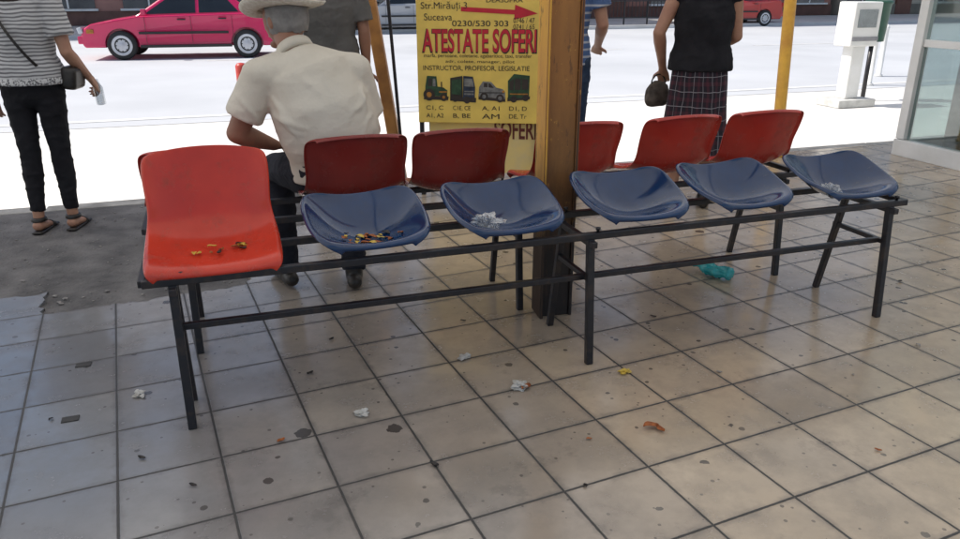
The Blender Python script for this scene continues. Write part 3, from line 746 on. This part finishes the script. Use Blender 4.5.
def text(s,x,z,width,height,mat,dep=-.0125,bold=0,par=sg):
    cu=bpy.data.curves.new('t','FONT'); cu.body=s; cu.align_x='CENTER'; cu.align_y='CENTER'; cu.offset=bold; cu.extrude=.0
    o=bpy.data.objects.new('t',cu); COL.objects.link(o); dg=bpy.context.evaluated_depsgraph_get(); dg.update()
    me=bpy.data.meshes.new_from_object(o.evaluated_get(dg)); bpy.data.objects.remove(o)
    xs=[v.co.x for v in me.vertices]; ys=[v.co.y for v in me.vertices]
    w=max(xs)-min(xs); h=max(ys)-min(ys); cx=(max(xs)+min(xs))/2; cy=(max(ys)+min(ys))/2
    for v in me.vertices: v.co=Vector(((v.co.x-cx)*width/w,(v.co.y-cy)*height/h,0))
    me.materials.clear()
    return obj('lettering',me,mat,par,(x,dep,z),(R(90),0,0))
def tx(s,x0,x1,yy,hpx,mat,dep=-.0125,bold=0): return text(s,XT((x0+x1)/2),ZT(yy),(x1-x0)/K,hpx/K,mat,dep,bold)
tx('DEASUPRA',486,522,1.5,4.5,m_sk)
tx('Str.Mirăuți 3',421,467,7.5,9,m_sk)
tx('Suceava',424,452,17.5,6.5,m_sk)
tx('0230/530 303',452,508,23.5,5.5,m_sk,bold=.004)
tx('0746 / 47',513,534,20.5,5,m_sk)
tx('0741 / 65',513,534,26.5,4.5,m_sk)
bm=bmesh.new()
pp=[(-.25,.014),(.10,.014),(.10,.046),(.25,0),(.10,-.046),(.10,-.014),(-.25,-.014)]
bm.faces.new([bm.verts.new((a,0,b)) for a,b in pp][::-1]); obj('arrow',bm2me(bm),m_sr,sg,(XT(499),-.0125,ZT(12)),(0,R(3),0))
tx('ATESTATE SOFERI',421,537,40.5,24,m_sk,-.0118,.03)
tx('ATESTATE SOFERI',422,536,40,22,m_sr,-.0135,.018)
tx('marfa, persoane, coletarie, agabaritice, taxi, transfer',423,532,55,4.6,m_sk)
tx('adr, colete, manager, pilot',445,515,60.5,3.8,m_sk)
tx('INSTRUCTOR, PROFESOR, LEGISLATIE',422,530,67,5.5,m_sk,bold=.003)
for x,s in((433,'C1, C'),(461,'C1E, CE'),(491,'A, A1'),(519,'D1, D')): tx(s,x-9,x+9,107,5,m_sk)
for x,s in((433,'A1, A2'),(461,'B, BE'),(491,'AM'),(519,'DE, Tr')): tx(s,x-9,x+9,115,5,m_sk)
def pic(cx,cz,polys):
    for mat,pl in polys:
        bm=bmesh.new(); bm.faces.new([bm.verts.new((a,0,b)) for a,b in pl][::-1]); obj('picture',bm2me(bm),mat,sg,(cx,pic.y,cz)); pic.y-=.0004
    pic.y=-.0125
pic.y=-.0125
def disc(x,z,r,n=14): return [(x+r*math.cos(2*math.pi*i/n),z+r*math.sin(2*math.pi*i/n)) for i in range(n)]
def rect(a,b,c,d): return [(a,b),(c,b),(c,d),(a,d)]
# tractor, lorry, car, bus – dark printed pictures
pic(XT(434),ZT(88),[(m_sk,[(-.082,-.068),(.086,-.072),(.09,-.048),(-.078,-.045)]),(m_sg,[(-.07,-.045),(.078,-.045),(.082,-.008),(.055,.012),(.015,.018),(.008,.085),(-.055,.088),(-.068,.02)]),(m_sk,[(-.05,.02),(-.024,.02),(-.022,.072),(-.048,.072)]),(m_sgr,[(-.018,.02),(.002,.02),(.0,.07),(-.016,.07)]),(m_sk,rect(.038,.012,.046,.05)),(m_sw,rect(.025,-.022,.078,-.012)),(m_sk,disc(-.043,-.036,.040,18)),(m_sw,disc(-.043,-.036,.018)),(m_sk,disc(.056,-.052,.026)),(m_sw,disc(.056,-.052,.010))])
pic(XT(462),ZT(88),[(m_sk,[(-.085,-.075),(.09,-.085),(.092,-.055),(-.085,-.045)]),(m_sk,[(-.085,-.05),(.0,-.06),(.0,.09),(-.082,.075)]),(m_sb,[(.002,-.06),(.083,-.055),(.086,.015),(.07,.085),(.006,.09)]),(m_sgr,[(.012,.022),(.078,.018),(.066,.07),(.014,.074)]),(m_sgr,rect(.012,-.035,.076,-.024)),(m_sgr,rect(.012,-.016,.076,-.008)),(m_sg,[(-.075,-.03),(-.008,-.036),(-.008,.07),(-.073,.06)]),(m_sk,disc(-.05,-.06,.022)),(m_sk,disc(.03,-.068,.024)),(m_sk,disc(.072,-.066,.018))])
pic(XT(492),ZT(88),[(m_sk,[(-.09,-.065),(.092,-.078),(.092,-.05),(-.09,-.04)]),(m_sgr,[(-.09,-.045),(.09,-.06),(.09,-.015),(.075,.005),(.03,.015),(-.005,.052),(-.06,.055),(-.085,.018)]),(m_sk,[(-.055,.018),(-.028,.016),(-.03,.044),(-.052,.046)]),(m_sk,[(-.022,.016),(.014,.012),(-.010,.042),(-.022,.043)]),(m_sk,rect(-.085,-.022,.085,-.016)),(m_sw,rect(.070,-.018,.086,-.004)),(m_sk,disc(-.052,-.045,.027)),(m_sgr,disc(-.052,-.045,.013)),(m_sk,disc(.056,-.055,.027)),(m_sgr,disc(.056,-.055,.013))])
pic(XT(519),ZT(88),[(m_sk,[(-.072,-.075),(.078,-.06),(.08,-.04),(-.072,-.05)]),(m_sg,[(-.068,-.06),(.072,-.045),(.075,.095),(-.03,.105),(-.07,.06)]),(m_sk,[(-.058,.0),(-.032,-.002),(-.030,.075),(-.058,.055)]),(m_sk,[(-.024,.0),(.016,.003),(.016,.074),(-.022,.076)]),(m_sk,[(.024,.003),(.066,.006),(.066,.072),(.024,.074)]),(m_sw,rect(-.055,-.030,.065,-.022)),(m_sk,disc(-.03,-.06,.022)),(m_sk,disc(.05,-.05,.022))])
text('SOFERI',.245,.465,.29,.13,m_sd,.047,.02)

# ================================================================ CARS
def car(loc,rz,col,label):
    e=empty('parked_car' if 'parked' in label else 'car',loc,(0,0,rz)); tag(e,label,'car')
    mb,nt,b=nmat('car_paint'); nt.links.new(mixc(nt,noi(nt,2),col,tuple(c*.85 for c in col)),b.inputs['Base Color']); b.inputs['Roughness'].default_value=.25; b.inputs['Coat Weight'].default_value=.6
    prof=[(-2.12,.26),(-2.17,.36),(-2.16,.52),(-2.08,.66),(-1.90,.74),(-1.45,.83),(-.98,.90),(-.3,.92),(.6,.94),(1.40,.96),(1.75,.985),(2.05,.97),(2.13,.85),(2.15,.55),(2.15,.36),(2.08,.26)]
    bm=bmesh.new()
    def wid(x,z,y):
        t=max(0,(abs(x)-1.6)/.6); k=1-.12*t*t
        if z>.7: k*=1-.10*((z-.7)/.3)**1.5
        if z<.35: k*=.97
        return y*k
    secs=[]
    for y in(-.84,-.6,0,.6,.84):
        secs.append([bm.verts.new((x+( -.05 if x>0 else .05)*(1 if abs(y)>.8 and abs(x)>1.9 else 0),wid(x,z,y),z+(.018*(1-(y/.84)**2) if z>.7 else 0))) for x,z in prof])
    n=len(prof)
    for a,b_ in zip(secs,secs[1:]):
        for i in range(n): bm.faces.new((a[i],a[(i+1)%n],b_[(i+1)%n],b_[i]))
    bm.faces.new(secs[0][::-1]); bm.faces.new(secs[-1]); bmesh.ops.recalc_face_normals(bm,faces=bm.faces[:])
    body=obj('body',bm2me(bm),mb,e)
    md=body.modifiers.new('b','BEVEL'); md.width=.035; md.segments=3; md.limit_method='ANGLE'; md.angle_limit=R(40)
    bm=bmesh.new()
    for x in(-1.32,1.28):
        for y in(-.84,.84):
            bmesh.ops.create_cone(bm,cap_ends=True,segments=32,radius1=.345,radius2=.345,depth=.5,matrix=Matrix.Translation((x,y,.31))@Matrix.Rotation(R(90),4,'X'))
    cut=obj('cutter',bm2me(bm),None,e)
    md=body.modifiers.new('c','BOOLEAN'); md.object=cut; md.operation='DIFFERENCE'; md.solver='EXACT'
    dg=bpy.context.evaluated_depsgraph_get(); dg.update()
    m2=bpy.data.meshes.new_from_object(body.evaluated_get(dg)); body.modifiers.clear(); body.data=m2; bpy.data.objects.remove(cut)
    bm=bmesh.new()
    B=[(-1.02,-.73,.885),(1.50,-.70,.94),(1.50,.70,.94),(-1.02,.73,.885)]; Tt=[(-.30,-.56,1.36),(.92,-.55,1.365),(.92,.55,1.365),(-.30,.56,1.36)]
    vb=[bm.verts.new(p) for p in B]; vt=[bm.verts.new(p) for p in Tt]
    for i in range(4): bm.faces.new((vb[i],vb[(i+1)%4],vt[(i+1)%4],vt[i]))
    bm.faces.new(vt); bm.faces.new(vb[::-1]); bevel(bm,.05,3); bmesh.ops.recalc_face_normals(bm,faces=bm.faces[:])
    obj('roof',bm2me(bm),mb,e,smooth=False)
    def pane(a,b,c,d,u0,u1,v0,v1,off):
        a,b,c,d=map(Vector,(a,b,c,d)); f=lambda u,v:(a.lerp(b,u)).lerp(d.lerp(c,u),v)
        bm=bmesh.new(); q=[f(u0[0],v0),f(u0[1],v0),f(u1[1],v1),f(u1[0],v1)]
        nrm=(q[1]-q[0]).cross(q[3]-q[0]).normalized()
        if nrm.dot(off)<0: nrm=-nrm
        bm.faces.new([bm.verts.new(p+nrm*.006) for p in q]); return obj('window',bm2me(bm),m_carglass,e)
    for sgn in(0,1):
        i,j=(0,1) if not sgn else (3,2); off=Vector((0,-1 if not sgn else 1,0))
        pane(B[i],B[j],Tt[j],Tt[i],(.06,.50),(.10,.47),.10,.86,off)
        pane(B[i],B[j],Tt[j],Tt[i],(.53,.88),(.52,.90),.10,.86,off)
    pane(B[0],B[3],Tt[3],Tt[0],(.06,.94),(.08,.92),.10,.9,Vector((-1,0,1)))
    pane(B[1],B[2],Tt[2],Tt[1],(.06,.94),(.08,.92),.10,.9,Vector((1,0,1)))
    for x in(-1.32,1.28):
        for y,s in((-.74,-1),(.74,1)):
            mt=Matrix.Rotation(R(90)*(-s),4,'X')
            bm=bmesh.new(); lathe(bm,[(.20,-.08),(.27,-.09),(.30,-.06),(.305,0),(.30,.06),(.27,.085),(.20,.075)],36,mt)
            w=obj('wheel',bm2me(bm),m_rubber,e,(x,y,.305))
            bm=bmesh.new(); lathe(bm,[(.0,.085),(.04,.085),(.05,.078),(.15,.074),(.185,.082),(.205,.088),(.212,.082),(.21,-.05),(0,-.05)],36,mt)
            for k in range(8):
                a=2*math.pi*k/8; p=mt@Vector((.115*math.cos(a),.115*math.sin(a),.078)); addbox(bm,p,(.020,.020,.020),1)
            r_=obj('rim',bm2me(bm),[m_silver,m_black],w)
    m_hl=M('headlamp_lens',(.6,.62,.64),None,.15); m_tl=M('tail_lamp',(.4,.02,.02),None,.25)
    for y in(-.62,.62):
        box('headlight',(-2.105,y,.62),(.10,.30,.13),m_hl,e,.02,(0,R(-14),R(8)*(1 if y<0 else -1)*-1)); box('tail_light',(2.10,y,.80),(.08,.28,.16),m_tl,e,.02)
    for y in(-.83,.83):
        box('indicator',(-1.92,y*.955,.60),(.14,.03,.08),m_sw,e,.008)
        box('side_moulding',(-.02,y*1.005,.56),(1.85,.02,.055),m_black,e,.006)
        box('door_handle',(-.05,y*.985,.83),(.17,.02,.03),m_black,e,.006); box('door_handle',(.80,y*.985,.845),(.17,.02,.03),m_black,e,.006)
        for x in(-.80,.14,1.0): box('door_gap',(x,y*1.004,.62),(.008,.008,.56),m_black,e,0)
        box('sill',(0,y*.975,.28),(1.9,.03,.06),m_black,e,.005)
        box('mirror',(-.78,y*1.09,.99),(.10,.16,.11),mb,e,.02)
    box('bumper',(-2.13,0,.42),(.14,1.50,.16),mb,e,.03); box('bumper',(2.13,0,.45),(.14,1.50,.18),mb,e,.03)
    box('grille',(-2.145,0,.62),(.04,.70,.08),m_black,e,.008)
    box('number_plate',(-2.205,0,.42),(.01,.48,.10),m_white,e,0)
    return e
car((-6.60,18.1,RZ),R(13),(.66,.012,.105),'crimson-pink hatchback car driving along the sunny road')
car((9.8,32.0,RZ+.0),R(17),(.5,.03,.03),'red parked car at the far kerb across the road')
car((-2.6,27.6,RZ),R(17),(.45,.46,.48),'silver parked car at the far kerb across the road')

# ================================================================ FAR BUILDINGS
def building(s0,wd,h,colr,shop,label):
    e=empty('shop_building',L(s0,30.2,RZ+.125),(0,0,BA)); tag(e,label,'building')
    mw=M('render_wall',colr,tuple(c*.8 for c in colr),.85,scale=1,bmp=.2)
    ms=M('plinth_stone',tuple(c*.45 for c in colr),None,.85,scale=3); mg=M('shop_glass',(.05,.06,.07),(.10,.11,.12),.08,scale=1)
    box('wall',(wd/2,4,h/2),(wd,8,h),mw,e,.02)
    box('plinth',(wd/2,-.03,.25),(wd+.04,.10,.5),ms,e,.01)
    n=int(wd//2.6); pit=wd/n
    for i in range(n):
        x=(i+.5)*pit
        if i%3==1:
            d=box('door',(x,-.06,1.1),(1.0,.10,2.2),shop,e,.01); 
        else:
            w=box('window',(x,-.02,1.55),(1.8,.05,1.9),mg,e,0); 
            f=box('sill',(0,-.09,-1.0),(2.0,.16,.08),m_white,w,.01)
            box('frame',(0,-.03,0),(.06,.03,1.9),m_white,w,0)
        for lv in range(1,int(h//3)):
            w=box('window',(x,-.02,1.6+lv*3),(1.2,.05,1.5),mg,e,0); box('sill',(0,-.07,-.8),(1.4,.14,.07),m_white,w,.01)
    box('cornice',(wd/2,-.05,h+.1),(wd+.3,8.3,.25),m_white,e,.02)
m_br=M('brown_door',(.16,.06,.04),None,.5)
building(-26,14,6.2,(.50,.42,.33),m_br,'two storey cream rendered shop building across the road')
building(-11.6,11,9.2,(.42,.22,.18),m_br,'three storey reddish rendered building across the road')
building(.0,13,6.2,(.5,.47,.42),m_br,'pale grey shop building with brown doors across the road')
building(13.6,16,9.2,(.36,.17,.13),m_br,'brick-red building with display windows across the road')
building(30.2,16,6.2,(.48,.44,.36),m_br,'beige rendered shop building across the road')
fe=empty('railing',L(5,24.6,RZ+.125),(0,0,BA)); tag(fe,'low dark metal railing along the far pavement','railing')
for z in(.25,.85): bar('rail',(0,0,z),(14,0,z),.05,m_steel,fe)
for k in range(15): bar('post',(k*1.0,0,0),(k*1.0,0,.9),.05,m_steel,fe)
bm=bmesh.new()
for k in range(90):
    addbox(bm,(.1+k*.155,0,.55),(.02,.02,.58))
o=obj('balusters',bm2me(bm),m_steel,fe); o['kind']='stuff'

# ================================================================ LITTER
def crumple(name,p,r,mat,label,seed,flat=.35,cat='litter',lift=None):
    bm=bmesh.new(); x=bmesh.ops.create_icosphere(bm,subdivisions=5,radius=1)
    for v in bm.verts:
        q=v.co.copy(); k=1+.8*noise.noise(q*1.6+Vector((seed,0,0)))-.55*abs(noise.noise(q*3+Vector((0,seed,0))))-.3*abs(noise.noise(q*7+Vector((0,seed,0))))
        v.co=Vector((q.x*r*k,q.y*r*.75*k,q.z*r*flat*k))
    mz=min(v.co.z for v in bm.verts)
    for v in bm.verts: v.co.z-=mz*.9
    o=obj(name,bm2me(bm),mat,None,p,(0,0,seed)); return tag(o,label,cat)
crumple('crumpled_paper',(.148,2.49,0),.034,m_paper,'crumpled white paper scrap on the floor tiles',1.3)
crumple('crumpled_paper',(-.41,2.30,0),.032,m_paper,'small crumpled tissue on the floor tiles',2.9,.25)
crumple('crumpled_paper',(-.06,2.73,0),.030,m_paper,'flattened pale paper scrap on the floor tiles',4.1,.2)
crumple('crumpled_paper',(-1.24,2.437,0),.028,m_paper,'tiny pale paper scrap on grey floor tiles',5.2,.2)
m_wrap=M('yellow_wrapper',(.65,.45,.05),(.55,.40,.10),.4,scale=40)
m_leaf=M('dry_leaf',(.42,.13,.03),(.20,.055,.02),.7,scale=40)
crumple('sweet_wrapper',(.559,2.606,0),.024,m_wrap,'small yellow sweet wrapper on the floor tiles',6.6,.3)
def leaf(p,r,seed,label,mat=m_leaf):
    bm=bmesh.new(); g=[]
    for i in range(9):
        u=i/8; w=math.sin(math.pi*u)**.7*.5+.02
        g.append([bm.verts.new(((u-.5)*2*r,(k-1)*w*r,.3*r*math.sin(u*5+seed)*.5+abs(k-1)*.35*r+.004+.15*r)) for k in range(3)])
    for a,b in zip(g,g[1:]):
        for k in range(2): bm.faces.new((a[k],a[k+1],b[k+1],b[k]))
    mz=min(v.co.z for v in bm.verts)
    for v in bm.verts: v.co.z-=mz-.001
    o=obj('dry_leaf',bm2me(bm),mat,None,p,(0,0,seed),True); md=o.modifiers.new('s','SUBSURF'); md.levels=2; md.render_levels=2
    return tag(o,label,'leaf',group='dry leaves and crumbs')
leaf((.577,2.216,0),.030,.3,'curled orange-brown leaf on the floor tiles')
leaf((.605,2.200,0),.022,2.0,'curled orange-brown leaf on the floor tiles')
leaf((.17,2.48,.0),.030,1.0,'brown leaf fragment beside crumpled paper')
rl=random.Random(21)
fl=[(-1.0,2.0),(-.75,2.6),(-.2,2.1),(.3,2.2),(.9,2.7),(1.4,2.5),(.0,3.0),(.8,3.2),(1.9,2.9),(-.55,2.9),(1.2,2.1),(.35,1.9),(-.9,1.8),(2.1,3.6),(-1.5,2.2),(-.6,2.2),(.5,3.6),(1.7,3.9),(2.4,3.2),(-.3,3.5)]
for x,y in fl: leaf((x+rl.uniform(-.1,.1),y+rl.uniform(-.1,.1),0),rl.uniform(.008,.018),rl.uniform(0,6),'small dark crumb on the floor tiles',rl.choice((m_rub,m_leather,m_leather,m_leaf)))
for k in range(18):
    s=random.gauss(.17,.05); w=random.gauss(.19,.03)
    leaf(L(s,w,SZ+.004),random.uniform(.008,.018),random.uniform(0,6),'brown crumbs lying on the red seat',random.choice((m_leaf,m_wrap,m_leather,m_leather)))
for k in range(26):
    s=random.gauss(.665,.055); w=random.gauss(.20,.03)
    leaf(L(s,w,SZ-.020+.9*(s-.67)**2*3),random.uniform(.010,.022),random.uniform(0,6),'brown and orange scraps lying on the blue seat',random.choice((m_leaf,m_leaf,m_wrap,m_leather)))
m_bag=M('translucent_bag',(.34,.37,.40),(.18,.20,.23),.15,scale=25,bmp=.8,bscale=30)
crumple('plastic_bag',L(1.11,.19,SZ-.024),.062,m_film,'crumpled clear plastic bag on a blue seat',3.3,.55,'plastic bag')
crumple('plastic_bag',L(1.09,.18,SZ-.024),.034,m_bag,'crumpled grey plastic scrap on a blue seat',5.3,.5,'plastic bag')
crumple('plastic_bag',L(2.70,.18,SZ-.024),.054,m_film,'crumpled clear wrapper on the end blue seat',8.3,.5,'plastic bag')
crumple('plastic_bag',L(2.71,.17,SZ-.024),.028,m_bag,'crumpled grey scrap on the end blue seat',2.3,.4,'plastic bag')
m_teal=M('turquoise_plastic',(.06,.62,.64),(.03,.42,.46),.12,scale=20,bmp=.4,bscale=25); 
for n_ in m_teal.node_tree.nodes:
    if n_.type=='BSDF_PRINCIPLED': n_.inputs['Transmission Weight'].default_value=.35
bm=bmesh.new(); lathe(bm,[(0,0),(.028,0),(.032,.008),(.030,.03),(.033,.05),(.029,.075),(.032,.10),(.024,.125),(.012,.145),(.012,.16),(.015,.161),(.015,.175),(0,.176)],40)
bmesh.ops.subdivide_edges(bm,edges=bm.edges[:],cuts=1,use_grid_fill=True)
for v in bm.verts:
    k=noise.noise(v.co*26); k2=abs(noise.noise(v.co*60)); v.co.x*=1+.45*k-.5*k2; v.co.y*=.85+.45*k-.5*k2; v.co*=1.3
mx=max(v.co.y for v in bm.verts)
o=obj('crushed_bottle',bm2me(bm),m_teal,None,(1.26,3.56,mx*.95),(R(90),0,R(-140)),True); tag(o,'crushed turquoise plastic bottle lying under the bench','bottle')
m_pl=M('dark_plate',(.03,.03,.03),(.06,.055,.05),.6)
for x,y,a in((-1.41,2.27,20),(-1.56,2.67,15)):
    o=box('floor_plate',(x,y,.002),(.055,.035,.004),m_pl,None,.001,(0,0,R(a))); tag(o,'small dark rectangular plate set on grey floor tile','plate',group='small dark floor plates')

# ================================================================ LIGHT
w=bpy.data.worlds.new('World'); S.world=w; w.use_nodes=True; nt=w.node_tree
sk=nt.nodes.new('ShaderNodeTexSky'); sk.sky_type='NISHITA'; sk.sun_disc=False
sd=(-U+W*.35); sd.normalize(); EL=R(50)
sk.sun_elevation=EL; sk.sun_rotation=math.atan2(sd.x,sd.y); sk.dust_density=2; sk.air_density=1; sk.ozone_density=1
nt.links.new(sk.outputs[0],nt.nodes['Background'].inputs[0]); nt.nodes['Background'].inputs[1].default_value=.15
la=bpy.data.lights.new('sun','SUN'); la.energy=5; la.angle=R(.5); la.color=(1,.95,.87)
so=bpy.data.objects.new('sun',la); COL.objects.link(so)
d=Vector((sd.x*math.cos(EL),sd.y*math.cos(EL),math.sin(EL))); so.rotation_euler=d.to_track_quat('Z','Y').to_euler(); so.location=(0,0,20)
# ================================================================ CAMERA
ca=bpy.data.cameras.new('camera'); co=bpy.data.objects.new('camera',ca); COL.objects.link(co)
ca.sensor_width=36; ca.lens=28.5; ca.clip_end=2000; ca.clip_start=.05
co.location=(0,0,1.4); co.rotation_euler=(R(69.5),0,0)
S.camera=co
